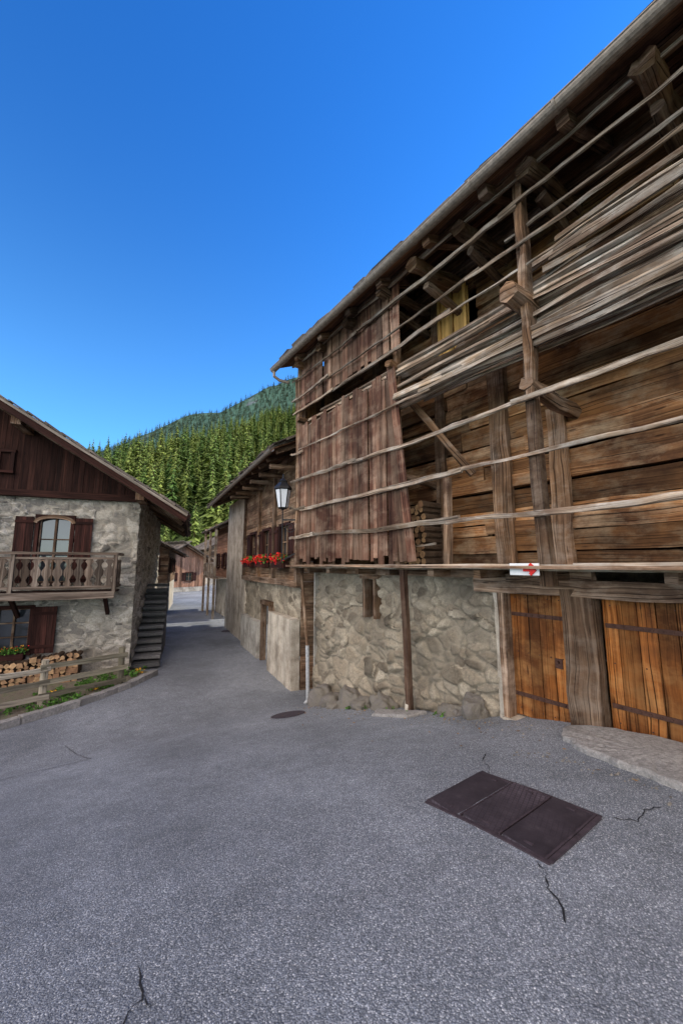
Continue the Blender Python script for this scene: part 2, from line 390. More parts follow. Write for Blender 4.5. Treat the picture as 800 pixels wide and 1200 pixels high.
# ------------------------------------------------------------ terrain
def grid(name,xs,ys,zf,mat,smooth=True,colf=None):
    vs=[(x,y,zf(x,y)) for y in ys for x in xs]; nx=len(xs)
    fs=[(j*nx+i,j*nx+i+1,(j+1)*nx+i+1,(j+1)*nx+i) for j in range(len(ys)-1) for i in range(nx-1)]
    me=bpy.data.meshes.new(name); me.from_pydata(vs,[],fs); me.materials.append(mat)
    me.polygons.foreach_set('use_smooth',[smooth]*len(fs))
    if colf:
        at=me.color_attributes.new('tint','FLOAT_COLOR','POINT'); cc=[]
        for v in vs: k=colf(v[0],v[1]); cc+=[k,k,k,1.]
        at.data.foreach_set('color',cc)
    ob=bpy.data.objects.new(name,me); scene.collection.objects.link(ob); return ob
def fr_range(a,b,s):
    n=int(round((b-a)/s)); return [a+s*i for i in range(n+1)]
xs=[-2500,-1500,-900,-500,-300,-180,-110,-70,-50,-38]+fr_range(-30,20,.5)+[28,40,60,100,180,300,500,900,1500,2500]
ys=[-1500,-700,-300,-120,-60,-30,-16]+fr_range(-10,64,.5)+[72,90,130,200,300,500,900,1500,2500]
grid('ground',xs,ys,lambda x,y:gz(x,y)-.06,GRASS)
grid('asphalt_road',fr_range(-26,14,.2),fr_range(-8,62,.25),gzn,ASPH)
def ridge(x): return max(20,139+.44*x+6*noise.noise(V((x*.03,0,0))))
def hz(x,y):
    t=max(0,min(1,(y-62)/240)); r=ridge(x)
    z=-1.2+r*t**.92 + 6*noise.noise(V((x*.02,y*.02,3)))*min(1,t*5)
    if y>302: z-= (y-302)*.25
    if y<66: z-=1
    return z
grid('forest_hill',fr_range(-420,260,10),fr_range(60,420,8),hz,HILLM)
def mz(x,y):
    t=max(0,min(1,(y-420)/480)); r=505+.402*x
    r=max(40,r+26*noise.noise(V((x*.006,1,0)))+10*noise.noise(V((x*.025,4,0))))
    z=-20+(r+20)*t**1.1+14*noise.noise(V((x*.012,y*.012,8)))*min(1,t*3)
    if y>900: z-=(y-900)*.4
    return z
def rocky(x,y):
    return max(0,min(1,.30+.8*noise.noise(V((x*.012,y*.014,2)))))
grid('mountain',fr_range(-1300,500,20),fr_range(400,1200,20),mz,MOUNT,colf=rocky)
def conifer(name,H,Rb,levels,nb,seed,mat):
    R.seed(seed); mb=MB()
    mb.sweep([(0,0,-1),(0,0,H*.5),(0,0,H*.98)],H*.025,H*.025,(1,0,0),m=1,sides=6,taper=.15)
    for k in range(levels):
        t=k/(levels-1); z=H*(.08+.9*t)+rnd(-.1,.1); r=Rb*(1-t)**.8*rnd(.7,1.15)+.12
        n=max(4,int(nb*(1-t*.5)))
        off=rnd(0,6.28)
        for j in range(n):
            if rnd(0,1)<.1: continue
            an=off+2*math.pi*j/n+rnd(-.3,.3); L=r*rnd(.5,1.25); dr=L*rnd(.3,.65)
            c,s_=math.cos(an),math.sin(an); w=L*rnd(.2,.34); zz=z+rnd(-.2,.2)
            p0=V((0,0,zz+.25)); p1=V((c*L*.55,s_*L*.55,zz-dr*.35)); p2=V((c*L,s_*L,zz-dr)); sd=V((-s_,c,0))
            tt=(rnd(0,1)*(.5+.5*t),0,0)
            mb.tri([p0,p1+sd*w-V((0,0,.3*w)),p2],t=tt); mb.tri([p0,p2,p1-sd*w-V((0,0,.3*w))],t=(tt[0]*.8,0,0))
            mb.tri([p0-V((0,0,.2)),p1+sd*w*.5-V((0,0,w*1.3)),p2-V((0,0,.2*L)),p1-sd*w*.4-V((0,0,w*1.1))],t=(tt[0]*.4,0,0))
    ob=mb.build(name,[mat,BARK],None,recalc=False); return ob
def forest(name,pts,tree,parent):
    vs=[];fs=[]
    for (x,y,z,s) in pts:
        a=rnd(0,6.28); b=len(vs)
        for k in range(4): vs.append((x+s*.7071*math.cos(a+k*math.pi/2),y+s*.7071*math.sin(a+k*math.pi/2),z))
        fs.append((b,b+1,b+2,b+3))
    me=bpy.data.meshes.new(name); me.from_pydata(vs,[],fs)
    ob=bpy.data.objects.new(name,me); scene.collection.objects.link(ob)
    ob.instance_type='FACES'; ob.use_instance_faces_scale=True; ob.instance_faces_scale=1
    ob.show_instancer_for_render=False
    tree.parent=ob; ob.parent=parent
pf=empty('pine_forest')
sets=[[],[],[]]
R.seed(5)
y=66
while y<300:
    x=-300
    while x<190:
        xx=x+rnd(-2.2,2.2); yy=y+rnd(-2,2)
        if abs(xx)<yy*1.05+15 and noise.noise(V((xx*.03,yy*.03,0)))>-.42: R.choice(sets).append((xx,yy,hz(xx,yy)-.3,rnd(.4,1.15)))
        x+=4.0+(y-66)*.005
    y+=3.9+(y-66)*.010
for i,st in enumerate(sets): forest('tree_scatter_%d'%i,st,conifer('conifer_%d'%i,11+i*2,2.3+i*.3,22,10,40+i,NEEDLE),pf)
mf=empty('mountain_forest'); st=[]
y=430
while y<905:
    x=-760
    while x<120:
        xx=x+rnd(-5,5); yy=y+rnd(-5,5)
        if rocky(xx,yy)<.60+rnd(-.08,.08): st.append((xx,yy,mz(xx,yy)-.5,rnd(.8,1.5)))
        x+=8.5
    y+=9.5
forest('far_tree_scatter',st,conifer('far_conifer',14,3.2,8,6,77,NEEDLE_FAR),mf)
R.seed(99)
# ------------------------------------------------------------ BARN
P0=(3.45,4.15); F=Fr(P0,(-.58,.8146))
barn=empty('timber_barn')
stone_wall('stone_base_wall',F,1.93,7.06,-1.9,1.62,0,S_BARN,barn,.025,.30,.12,[(4.68,4.98,.75,1.5)],seed=3,batter=.1)
mb=MB()
mb.beam(F.p(7.05,-4.4,-2),F.p(7.05,-4.4,1.7),8.9,.05,side=F.n,m=0)
mb.beam(F.p(0,-8.8,-2),F.p(0,-8.8,1.7),14.,.05,side=F.d,m=0)
mb.build('side_base_walls',[P_GREY,W_DARK],barn)
mb=MB()
for x in (4.66,5.0): mb.beam(F.p(x,.0,.72),F.p(x,.0,1.56),.07,.22,side=F.d,m=0)
mb.beam(F.p(4.55,.0,1.56),F.p(5.12,.0,1.56),.1,.24,m=0)
mb.beam(F.p(4.83,-.12,.75),F.p(4.83,-.12,1.5),.32,.02,side=F.d,m=1)
mb.beam(F.p(4.83,-.02,.75),F.p(4.83,-.02,1.5),.03,.03,side=F.d,m=1)
mb.build('base_window',[W_BEAM,W_DARK],barn)
stone_wall('door_jamb_wall',F,-6,-.78,-.5,1.5,-.02,S_BARN,barn,.05,.3,.05,seed=8)
mb=MB()
mb.sweep([F.p(1.955+rnd(-.01,.01),.0,-.5+.25*i) for i in range(9)],.08,.2,F.d,m=0,jit=.016)
mb.beam(F.p(1.0,-.02,-.39),F.p(1.9,-.02,-.36),.2,.36,m=0,seg=5,jit=.02)
mb.beam(F.p(-.9,-.02,-.2),F.p(.66,-.02,-.2),.26,.4,m=0,seg=5,jit=.02)
mb.build('door_sill_plaster',[P_WARM],barn)
def door(a0,a1,z0,z1,b,nm):
    mb=MB()
    mb.beam(F.p(a0,b-.05,(z0+z1)/2),F.p(a1,b-.05,(z0+z1)/2),z1-z0,.02,m=2)
    plank_wall(mb,F,a0,a1,z0,z1,b,.04,.17,False,0,jit=.006,seglen=9,gap=.955)
    for z in (z0+.28,z1-.33):
        mb.beam(F.p(a0+.02,b+.03,z),F.p(a1-.02,b+.03,z),.05,.012,m=1)
        x=a0+.08
        while x<a1-.04:
            mb.beam(F.p(x,b+.03,z),F.p(x,b+.048,z),.022,.022,m=1,sides=6); x+=.09
    for k in range(5):
        x=a0+.08+k*(a1-a0-.16)/4
        for z in (z0+.1,(z0+z1)/2,z1-.1): mb.beam(F.p(x,b+.015,z),F.p(x,b+.028,z),.016,.016,m=1,sides=6)
    x=a0+.13
    mb.beam(F.p(x,b+.02,z0+.78),F.p(x,b+.035,z0+.78),.12,.09,m=1)
    mb.beam(F.p(x,b+.035,z0+.8),F.p(x,b+.08,z0+.8),.03,.03,m=1,sides=8)
    mb.build(nm,[W_DOOR,RUST,W_DARK],barn)
door(1.06,1.82,-.24,1.44,-.06,'plank_door')
door(-.72,.64,-.08,1.42,-.06,'wide_plank_door')
mb=MB()
mb.beam(F.p(.85,.03,-.35),F.p(.85,.03,1.5),.36,.24,side=F.d,m=0,seg=6,jit=.012)
mb.beam(F.p(1.86,.03,-.3),F.p(1.86,.03,1.5),.1,.2,side=F.d,m=0,seg=4,jit=.006)
mb.beam(F.p(-.8,.03,-.3),F.p(-.8,.03,1.5),.16,.2,side=F.d,m=0)
mb.beam(F.p(-6,.02,1.53),F.p(2.3,.02,1.51),.2,.26,m=0,seg=12,jit=.018)
mb.beam(F.p(2.3,-.03,1.66),F.p(7.15,-.03,1.66),.12,.3,m=0,seg=10,jit=.012)
mb.beam(F.p(1.75,.1,1.62),F.p(.6,.22,1.68),.11,.11,m=0,seg=5,jit=.012)
x=-5.8
while x<7.1:
    mb.beam(F.p(x,-.5,1.69),F.p(x+rnd(-.05,.05),.56,1.68),.11,.13,side=F.d,m=0,seg=2,jit=.01); x+=rnd(.8,1.1)
mb.build('lintel_and_joists',[W_BEAM],barn)
mb=MB()
x=-.6
while x<.62:
    h=rnd(.16,.24); mb.beam(F.p(-6,x+h/2,1.77),F.p(7.1,x+h/2,1.77),h*.97,.035,side=F.n,m=0,seg=10,jit=.004); x+=h
mb.sweep([F.p(-6+i*1.31,.66+rnd(-.01,.01),1.765+rnd(-.012,.012)) for i in range(11)],.075,.09,(0,0,1),m=1)
mb.sweep([F.p(-6+i*.6,.70+rnd(-.008,.008),1.80+rnd(-.01,.01)) for i in range(12)],.05,.04,(0,0,1),m=1)
mb.build('gallery_floor',[W_BEAM,W_GREY],barn)
mb=MB(); WB=-.6
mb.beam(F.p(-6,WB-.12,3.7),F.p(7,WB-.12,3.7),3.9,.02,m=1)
plank_wall(mb,F,-6,7.0,1.8,8.0,WB,.12,.27,True,0,holes=[(2.45,3.3,5.7,7.0)],jit=.035,seglen=4.5,gap=.94,lean=.14)
Fe=Fr(F.p(7.0,WB,0)[:2],(-F.n)[:2])
plank_wall(mb,Fe,0,8.1,1.7,7.6,0,.06,.27,True,0,jit=.01)
Fb=Fr(F.p(-6,WB,0)[:2],(-F.n)[:2])
plank_wall(mb,Fb,0,8.1,-.2,7.6,0,.06,.27,True,0,jit=.01)
Fk=Fr(F.p(-6,-8.7,0)[:2],F.d[:2])
plank_wall(mb,Fk,0,13,1.7,7.6,0,.06,.3,True,0,jit=.01)
Fg=FrN(F.p(7.0,.5,0),-F.n,F.d)
plank_wall(mb,Fg,0,1.1,1.85,7.1,0,.03,.16,False,0,jit=.01,seglen=9,ragged=.04,gap=1.02)
mb.build('plank_wall',[W_WALL,W_DARK],barn)
mb=MB()
for fe in (Fe,Fb):
    mb.tri([fe.p(0,0,7.5),fe.p(8.1,0,7.5),fe.p(3.9,0,9.4)],m=0)
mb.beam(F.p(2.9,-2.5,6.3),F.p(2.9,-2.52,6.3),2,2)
mb.build('gable_infill',[W_DARK],barn)
mb=MB()
for (a,w,z1) in ((2.1,.3,5.6),(1.22,.24,4.1),(3.35,.2,7.3),(-1.6,.25,7.3),(-3.5,.25,7.3),(5.2,.22,7.3)):
    mb.beam(F.p(a,WB+.1,1.8),F.p(a+rnd(-.03,.03),WB+.1,z1),w,.1,side=F.d,m=0,seg=7,jit=.014)
mb.beam(F.p(2.95,WB+.5,1.8),F.p(2.9,WB+.5,3.3),.12,.1,side=F.d,m=0,seg=3,jit=.008)
mb.beam(F.p(2.45,-.2,3.3),F.p(3.4,.4,4.9),.11,.10,m=0,seg=3,jit=.01)
mb.beam(F.p(2.5,-.35,5.62),F.p(3.3,-.35,5.62),.12,.14,m=0)
mb.build('wall_posts',[W_BEAM],barn)
mb=MB(); plank_wall(mb,F,2.55,3.25,5.75,6.95,-.45,.02,.35,False,0,jit=.01)
for a in (2.6,2.9,3.2): mb.beam(F.p(a,-.4,5.7),F.p(a,-.4,7.0),.06,.04,side=F.d)
mb.build('loft_panel',[W_PLY],barn)
mb=MB()
def post(a,b,z0,z1,w,tp=.85,bend=.035):
    pts=[F.p(a+rnd(-bend,bend)*.7,b+rnd(-bend,bend)*.5,z0+(z1-z0)*i/9) for i in range(10)]
    mb.sweep(pts,w,w*.9,F.d,m=0,sides=4,taper=tp,jit=.014)
post(.96,.58,1.55,7.3,.15); post(.93,.66,3.9,6.9,.1,.7)
post(6.98,.58,1.6,7.2,.13); post(6.9,.5,1.6,7.2,.07)
post(-2.6,.58,1.6,7.3,.15); post(-5.4,.58,1.6,7.3,.15); post(3.5,.5,1.8,7.1,.12)
for (a,z,w,b1,b0) in ((1.0,5.22,.26,.95,-.6),(.98,4.05,.2,.72,-.6),(3.5,5.45,.17,.7,-.6),(6.9,5.45,.15,.7,-.6),(-2.6,5.2,.24,.9,-.6),(-2.6,4.0,.2,.7,-.6),(3.5,3.4,.13,.55,-.6),(-5.4,5.2,.24,.9,-.6)):
    pts=[F.p(a+rnd(-.02,.02),b1+(b0-b1)*i/5,z+rnd(-.015,.015)-.02*i) for i in range(6)]
    mb.sweep(pts,w,w,F.d,m=0,sides=9,capm=1,jit=.022)
for a in (-5.2,-4,-2.7,-1.6,-.5,.75,1.85,2.75,3.6,4.7,5.8,6.8):
    z=6.9; w=rnd(.2,.27); pts=[F.p(a+rnd(-.03,.03),.8-1.55*i/5+rnd(-.02,.02),z+rnd(-.02,.02)+.03*i) for i in range(6)]
    mb.sweep(pts,w,w,F.d,m=0,sides=9,capm=1,jit=.025)
    if rnd(0,1)<.7: mb.beam(F.p(a,.45,6.67),F.p(a,-.6,6.5),.15,.16,side=F.d,m=0,seg=3,jit=.015,sides=7)
mb.beam(F.p(-6,.6,7.08),F.p(7.1,.6,7.08),.16,.16,m=0,seg=12,wob=.015,sides=7)
mb.beam(F.p(-6,-.5,7.35),F.p(7.1,-.5,7.35),.2,.2,m=0,seg=12,wob=.015,sides=7)
mb.build('posts_and_cross_logs',[W_BEAM,W_BEAM],barn)
mb=MB()
def rail(z,b=.68,a0=-6,a1=7.1,w=.08,t=.05,sag=.03,m=0):
    joints=[a0]
    while joints[-1]<a1: joints.append(joints[-1]+rnd(3.2,4.6))
    joints[-1]=a1
    for i in range(len(joints)-1):
        u,v=joints[i]-.12,joints[i+1]+.12; n=16; zz=rnd(-.03,.03); tt=rnd(-.05,.05); pts=[]; ph=rnd(0,50)
        for k in range(n+1):
            x=u+(v-u)*k/n; pts.append(F.p(x,b+rnd(-.008,.008)+.015*(i%2),z+zz+tt*(k/n-.5)-sag*math.sin(math.pi*k/n)+.035*noise.noise(V((x*.8+ph,0,0)))+rnd(-.006,.006)))
        mb.sweep(pts,w*rnd(.7,1.2),t,V((0,0,1))+F.n*rnd(-.3,.3),m=m,jit=.008,taper=rnd(.6,1),sides=R.choice((4,5,6)))
for z in (2.46,3.17,3.89): rail(z)
rail(4.62,w=.07); rail(4.68,b=.5,w=.05)
for z in (6.04,6.6,6.98): rail(z,w=.07)
rail(6.3,b=.55,w=.05,a1=1.1); rail(5.72,b=.64,w=.06)
rail(2.15,b=.5,a0=2.8,w=.05)
for k in range(40):
    z=4.6+.88*(k/39)+rnd(-.03,.03); b=rnd(.1,.68); a0=rnd(-5.8,-4.8); a1=rnd(1.3,3.6) if k%3 else rnd(4.5,6.9)
    n=16; ph=rnd(0,50); fan=rnd(-.26,.12); pts=[F.p(a0+(a1-a0)*i/n,b+rnd(-.015,.015),z+fan*(1-i/n)-.03*math.sin(math.pi*i/n)+.05*noise.noise(V((i*.35+ph,0,0)))) for i in range(n+1)]
    mb.sweep(pts,rnd(.04,.14),rnd(.02,.045),V((0,0,1))+F.n*rnd(-.8,.8),m=0,jit=.010,taper=rnd(.4,1))
for k in range(10):
    z=5.5+rnd(0,.5); a1=rnd(.6,1.2); n=8
    pts=[F.p(-5.5+(a1+5.5)*i/n,rnd(.35,.5),z+rnd(-.012,.012)+.2*(1-i/n)) for i in range(n+1)]
    mb.sweep(pts,rnd(.04,.1),.025,V((0,0,1)),m=0,jit=.008)
mb.build('gallery_rails',[W_GREY],barn)
mb=MB()
plank_wall(mb,F,3.45,6.95,1.86,5.3,.60,.025,.15,False,0,jit=.02,seglen=9,ragged=.12,gap=.93)
mb.beam(F.p(3.1,.62,1.85),F.p(3.52,.62,5.45),.17,.03,side=F.d,seg=4,jit=.006); mb.beam(F.p(3.3,.60,1.85),F.p(3.62,.6,5.2),.17,.03,side=F.d,seg=4,jit=.006)
plank_wall(mb,F,3.3,6.95,5.75,7.1,.60,.025,.15,False,0,jit=.02,seglen=9,ragged=.08,gap=.93)
mb.build('board_panels',[W_RED],barn)
mb=MB()
a=3.4
while a<4.1:
    z=1.86
    while z<2.9:
        r=rnd(.045,.07); mb.beam(F.p(a+rnd(-.01,.01),-.5,z),F.p(a,.02+rnd(-.04,.04),z),r*2,r*2,side=F.d,m=0,sides=7,capm=1,jit=.006); z+=r*2
    a+=.12
mb.build('gallery_firewood',[BARK,W_END],barn)
roof('roof',F,-6.6,7.45,1.06,6.98,-4.4,9.5,-9.9,barn,th=.05,raf=1.05,rw=.14,slate=.05,tail=.0)
mb=MB()
def gutter(mb,fr,a0,a1,b,z,r=.085,m=0):
    n=8; base=len(mb.v)
    L=int((a1-a0)/.8)+1
    for i in range(L+1):
        x=a0+(a1-a0)*i/L; dz=rnd(-.006,.006)
        for k in range(n+1):
            t=math.pi*k/n; mb.v.append(tuple(fr.p(x,b-r*math.cos(t),z+dz-r*math.sin(t))))
    for i in range(L):
        for k in range(n):
            q=base+i*(n+1)+k; mb.face([q,q+1,q+n+2,q+n+1],[(0,0)]*4,(.5,.5,.5),m)
    for sg in (-1,1): mb.beam(fr.p(a0,b+sg*r,z),fr.p(a1,b+sg*r,z),.022,.022,m=m,sides=6)
    x=a0+.3
    while x<a1:
        pts=[fr.p(x,b-(r+.008)*math.cos(math.pi*k/8),z-(r+.008)*math.sin(math.pi*k/8)) for k in range(9)]
        mb.sweep(pts,.03,.006,fr.d,m=m); x+=1.1
gutter(mb,F,-6.7,7.5,1.13,6.93)
mb.sweep([F.p(7.42,1.13,6.86),F.p(7.42,1.13,6.72),F.p(7.4,.98,6.64),F.p(7.3,.75,6.6)],.08,.08,F.d,m=0,sides=8)
mb.sweep([F.p(7.12,.62,6.66),F.p(7.1,.55,4),F.p(7.1,.5,1.9),F.p(7.08,.42,1.6),F.p(7.0,.27,-.2)],.07,.07,F.d,m=1,sides=8)
g=gz(*F.p(7.0,.15,0)[:2])
mb.sweep([F.p(7.0,.27,-.15),F.p(6.98,.25,g+.1),F.p(6.98,.33,g+.02)],.09,.09,F.d,m=2,sides=10)
mb.build('gutter_and_downpipe',[ZINC,W_BEAM,PIPEW],barn,recalc=False)
prop=MB(); q=F.p(3.62,.22,0); g=gz(q.x,q.y)
prop.beam(F.p(3.36,.56,1.74),(q.x,q.y,g-.02),.1,.09,side=F.d,seg=6,wob=.006,m=0)
prop.beam(F.p(3.58,.27,g+.5),F.p(3.66,.27,g-.05),.07,.03,side=F.d,m=1)
prop.build('prop_post',[W_RED,P_WARM],barn)
sg=MB(); sa=1.12; zc=1.745
sg.beam(F.p(sa-.18,.775,zc),F.p(sa+.18,.775,zc),.14,.012,m=0)
sg.beam(F.p(sa-.1,.74,zc),F.p(sa-.1,.77,zc),.02,.02,m=2); sg.beam(F.p(sa+.1,.74,zc),F.p(sa+.1,.77,zc),.02,.02,m=2)
a=sa-.07; bo=.795
sg.beam(F.p(a+.07,bo,zc),F.p(a-.0,bo,zc),.05,.02,m=1)
for dz0 in (-.06,.06): sg.beam(F.p(a-.075,bo,zc),F.p(a-.01,bo,zc+dz0),.035,.02,m=1)
sg.beam(F.p(a-.05,bo-.002,zc),F.p(a-.0,bo-.002,zc),.06,.016,m=1)
sg.build('hiking_sign',[WHITE,REDP,IRON],None)
rk=empty('base_boulders')
def rock(c,r,seed,par,mat=S_ROCK):
    import bmesh
    bm=bmesh.new(); bmesh.ops.create_icosphere(bm,subdivisions=4,radius=1)
    for v in bm.verts:
        p=v.co.copy(); k=1+.45*noise.noise(p*1.1+V((seed,0,0)))+.2*noise.noise(p*2.6+V((seed,5,0)))+.06*noise.noise(p*8)
        q=p*k; q.x=max(-.8,min(.85,q.x)); q.z=min(.75+.1*noise.noise(p*2),q.z)
        v.co=V((q.x*r[0],q.y*r[1],q.z*r[2]))
    me=bpy.data.meshes.new('boulder'); bm.to_mesh(me); bm.free(); me.materials.append(mat)
    for p in me.polygons: p.use_smooth=True
    ob=bpy.data.objects.new('boulder',me); scene.collection.objects.link(ob); ob.location=c; ob.rotation_euler=(rnd(-.3,.3),rnd(-.3,.3),math.atan2(F.d.y,F.d.x)+rnd(-.3,.3)); ob.parent=par
for i,(a,b,r) in enumerate(((6.45,.12,(.38,.28,.5)),(5.95,.18,(.3,.25,.28)),(5.45,.12,(.42,.25,.42)),(4.95,.2,(.25,.2,.2)),(4.45,.1,(.42,.2,.28)),(2.35,.14,(.24,.22,.32)),(2.8,.1,(.3,.15,.14)),(6.9,.05,(.2,.2,.22)),(5.7,.38,(.2,.14,.12)))):
    q=F.p(a,b,0); rock((q.x,q.y,gz(q.x,q.y)+.03),r,i*1.7+.3,rk)
def slab(name,pts,h,mat,under=.25):
    mb=MB(); n=len(pts)
    fine=[]
    for i in range(n):
        a=V((*pts[i],0));b=V((*pts[(i+1)%n],0))
        for k in range(6):
            q=a.lerp(b,k/6); fine.append(V((q.x+rnd(-.018,.018),q.y+rnd(-.018,.018),0)))
    c=sum(fine,V((0,0,0)))/len(fine)
    top=[V((q.x,q.y,gz(q.x,q.y)+h*rnd(.8,1.1))) for q in fine]
    inn=[V((t.x+(c.x-t.x)*.06,t.y+(c.y-t.y)*.06,t.z+.02)) for t in top]
    cc=V((c.x,c.y,gz(c.x,c.y)+h+.03)); N=len(fine)
    for i in range(N):
        j=(i+1)%N; tt=(.4,.9,.5)
        mb.tri([inn[i],inn[j],cc],tt); mb.tri([top[i],top[j],inn[j],inn[i]],tt)
        mb.tri([top[i]-V((0,0,under)),top[j]-V((0,0,under)),top[j],top[i]],tt)
    mb.build(name,[mat],None)
q=[F.p(1.0,.2,0),F.p(.95,.55,0),F.p(.65,.85,0),F.p(.25,1.0,0),F.p(-.3,1.08,0),F.p(-1.2,1.15,0),F.p(-1.2,.1,0),F.p(.5,.08,0)]
slab('stone_step',[(v.x,v.y) for v in q],.05,S_SLAB)
q=[F.p(4.4,.3,0),F.p(4.1,.65,0),F.p(3.3,.6,0),F.p(3.2,.25,0)]
slab('stone_slab',[(v.x,v.y) for v in q],.03,S_SLAB)
pl=empty('utility_cover'); u=V((-.585,.81,0)); w=V((.81,.585,0)).normalized(); c=V((1.285,3.24,0))
mb=MB()
def gp(p,h): return V((p.x,p.y,gzn(p.x,p.y)+h))
for k in range(3):
    c0=c+u*(-.322+.322*k)
    mb.sweep([gp(c0-w*.355,-.001),gp(c0,-.001),gp(c0+w*.355,-.001)],.300,.03,u,m=0)
    for sg_ in (-1,1): mb.sweep([gp(c0-w*.355+u*sg_*.144,.002),gp(c0+u*sg_*.144,.002),gp(c0+w*.355+u*sg_*.144,.002)],.012,.03,u,m=1)
    for sx in (-.30,.30): mb.sweep([gp(c0+w*sx-u*.03,.015),gp(c0+w*sx+u*.03,.015)],.022,.006,w,m=1)
mb.build('panels',[PLATE,PFRM],pl)
mb=MB()
for sg in (-1,1):
    mb.sweep([gp(c+w*sg*.372-u*.5,-.003),gp(c+w*sg*.372,-.003),gp(c+w*sg*.372+u*.5,-.003)],.03,.03,w,m=0)
    mb.sweep([gp(c+u*sg*.492-w*.36,-.003),gp(c+u*sg*.492,-.003),gp(c+u*sg*.492+w*.36,-.003)],.03,.03,u,m=0)
mb.build('frame',[PFRM],pl)
mb=MB(); c=V((-1.12,8.55,0)); n=28
ring=lambda r,h:[gp(c+V((r*math.cos(2*math.pi*k/n),r*math.sin(2*math.pi*k/n),0)),h) for k in range(n)]
r1,r2,r3=ring(.36,.008),ring(.32,.018),ring(.30,.01)
for i in range(n):
    j=(i+1)%n; mb.tri([r1[i],r1[j],r2[j],r2[i]]); mb.tri([r2[i],r2[j],r3[j],r3[i]]); mb.tri([r3[i],r3[j],gp(c,.014)])
mb.build('manhole_cover',[PLATE],None)
mb=MB(); c=V((-6.0,20.,0))
mb.beam(gp(c,.01),gp(c+V((.5,.0,0)),.01),.5,.02,side=(0,1,0)); mb.build('street_drain',[PLATE],None)
def strip(mb,pts,w):
    L=[];Rr=[]
    fine=[]
    for i in range(len(pts)-1):
        a=V((*pts[i],0));b=V((*pts[i+1],0)); k=max(2,int((b-a).length/.03))
        for j in range(k):
            q=a.lerp(b,j/k); fine.append(q+V((R.gauss(0,.008),R.gauss(0,.008),0)))
    fine.append(V((*pts[-1],0)))
    for i,q in enumerate(fine):
        t=(fine[min(i+1,len(fine)-1)]-fine[max(0,i-1)]).normalized(); s=V((-t.y,t.x,0)); ww=w*rnd(.2,1.3)*(1 if 0<i<len(fine)-1 else .1)
        L.append(gp(q+s*ww,.005)); Rr.append(gp(q-s*ww,.005))
    for i in range(len(fine)-1): mb.tri([L[i],L[i+1],Rr[i+1],Rr[i]])
mb=MB()
strip(mb,[(-.97,2.12),(-.93,2.05),(-.87,1.95),(-.90,1.85),(-.82,1.7),(-.83,1.55),(-.86,1.3)],.007)
strip(mb,[(-.87,1.95),(-.80,1.88)],.004)
strip(mb,[(1.22,2.64),(1.2,2.52),(1.16,2.42),(1.17,2.3),(1.13,2.2)],.005)
strip(mb,[(1.36,3.82),(1.42,3.98),(1.40,4.12),(1.52,4.35)],.005)
strip(mb,[(1.95,3.05),(2.1,3.0),(2.25,3.12),(2.4,3.15)],.005)
mb.build('asphalt_cracks',[CRACK],None,recalc=False)
mb=MB(); strip(mb,[(-6.2,5.6),(-5.2,6.3),(-4.2,6.95)],.012); strip(mb,[(-4.2,6.95),(-5.3,7.9)],.01)
mb.build('asphalt_seam',[SEAM],None,recalc=False)
mb=MB()
for k in range(420):
    a=rnd(-1,7); q=F.p(a,.25+abs(R.gauss(0,.28)),0)
    if -1.2<a<1.05 and rnd(0,1)<.9: q=F.p(a,1.1+abs(R.gauss(0,.12)),0)
    s=rnd(.006,.018); z=gzn(q.x,q.y)
    p=V((q.x,q.y,z+s*.4)); t=(rnd(0,1),.9,.5)
    top=p+V((0,0,s*.7)); rr=[p+V((s*rnd(.7,1.3)*math.cos(b_),s*rnd(.7,1.3)*math.sin(b_),-s*.5)) for b_ in (0,1.3,2.5,3.8,5.)]
    for i in range(5): mb.tri([rr[i],rr[(i+1)%5],top],t,m=0)
for k in range(90):
    a=rnd(-1,7); q=F.p(a,.3+abs(R.gauss(0,.5)),0); z=gzn(q.x,q.y)+.012; an=rnd(0,6.28); s=rnd(.015,.03)
    d1=V((math.cos(an),math.sin(an),rnd(-.2,.2)))*s; d2=V((-math.sin(an),math.cos(an),rnd(-.3,.3)))*s*.55; p=V((q.x,q.y,z))
    mb.tri([p-d1,p+d2,p+d1,p-d2],m=1)
mb.build('grit_and_leaves',[S_ROCK,DRY],None,recalc=False)
# ------------------------------------------------------------ LEFT HOUSE
C=V((-6.75,12.75,0)); ee=V((.933,.36,0)); dh=V((-.36,.933,0))
house=empty('stone_chalet')
G=FrN(C,-ee,-dh); Sd=FrN(C,dh,ee)
ZT=4.04
wins=[(2.3,1.25,3.25,.92),(4.75,1.25,3.25,.92),(7.2,1.25,3.25,.92),(3.1,-.75,.52,.9)]
stone_wall('gable_stone_wall',G,0,13,-1.9,ZT,0,S_HOUSE,house,.045,.28,.09,[(a-w/2,a+w/2,z0,z1) for a,z0,z1,w in wins],zf=.62,seed=21)
stone_wall('side_stone_wall',Sd,0,9,-1.9,ZT+.2,0,S_HOUSE,house,.07,.28,.08,zf=.62,seed=31)
mb=MB(); mb.beam(C+dh*9-ee*6.5+V((0,0,-2)),C+dh*9-ee*6.5+V((0,0,4.5)),13,.1,side=ee)
mb.beam(C+dh*4.5-ee*13+V((0,0,-2)),C+dh*4.5-ee*13+V((0,0,4.5)),9,.1,side=dh); mb.build('back_walls',[P_GREY],house)
RS=.61
def rt(b): return 3.34+RS*(1.44-b)
mb=MB()
plank_wall(mb,G,-.02,13.02,ZT-.1,9,.07,.04,.14,False,0,jit=.006,top=lambda a:min(rt(-a),rt(-(13-a)))-.03,seglen=20)
mb.beam(G.p(-.3,.12,ZT-.08),G.p(13.3,.12,ZT-.08),.2,.16,m=0,seg=4)
mb.build('gable_boards',[W_DARK],house)
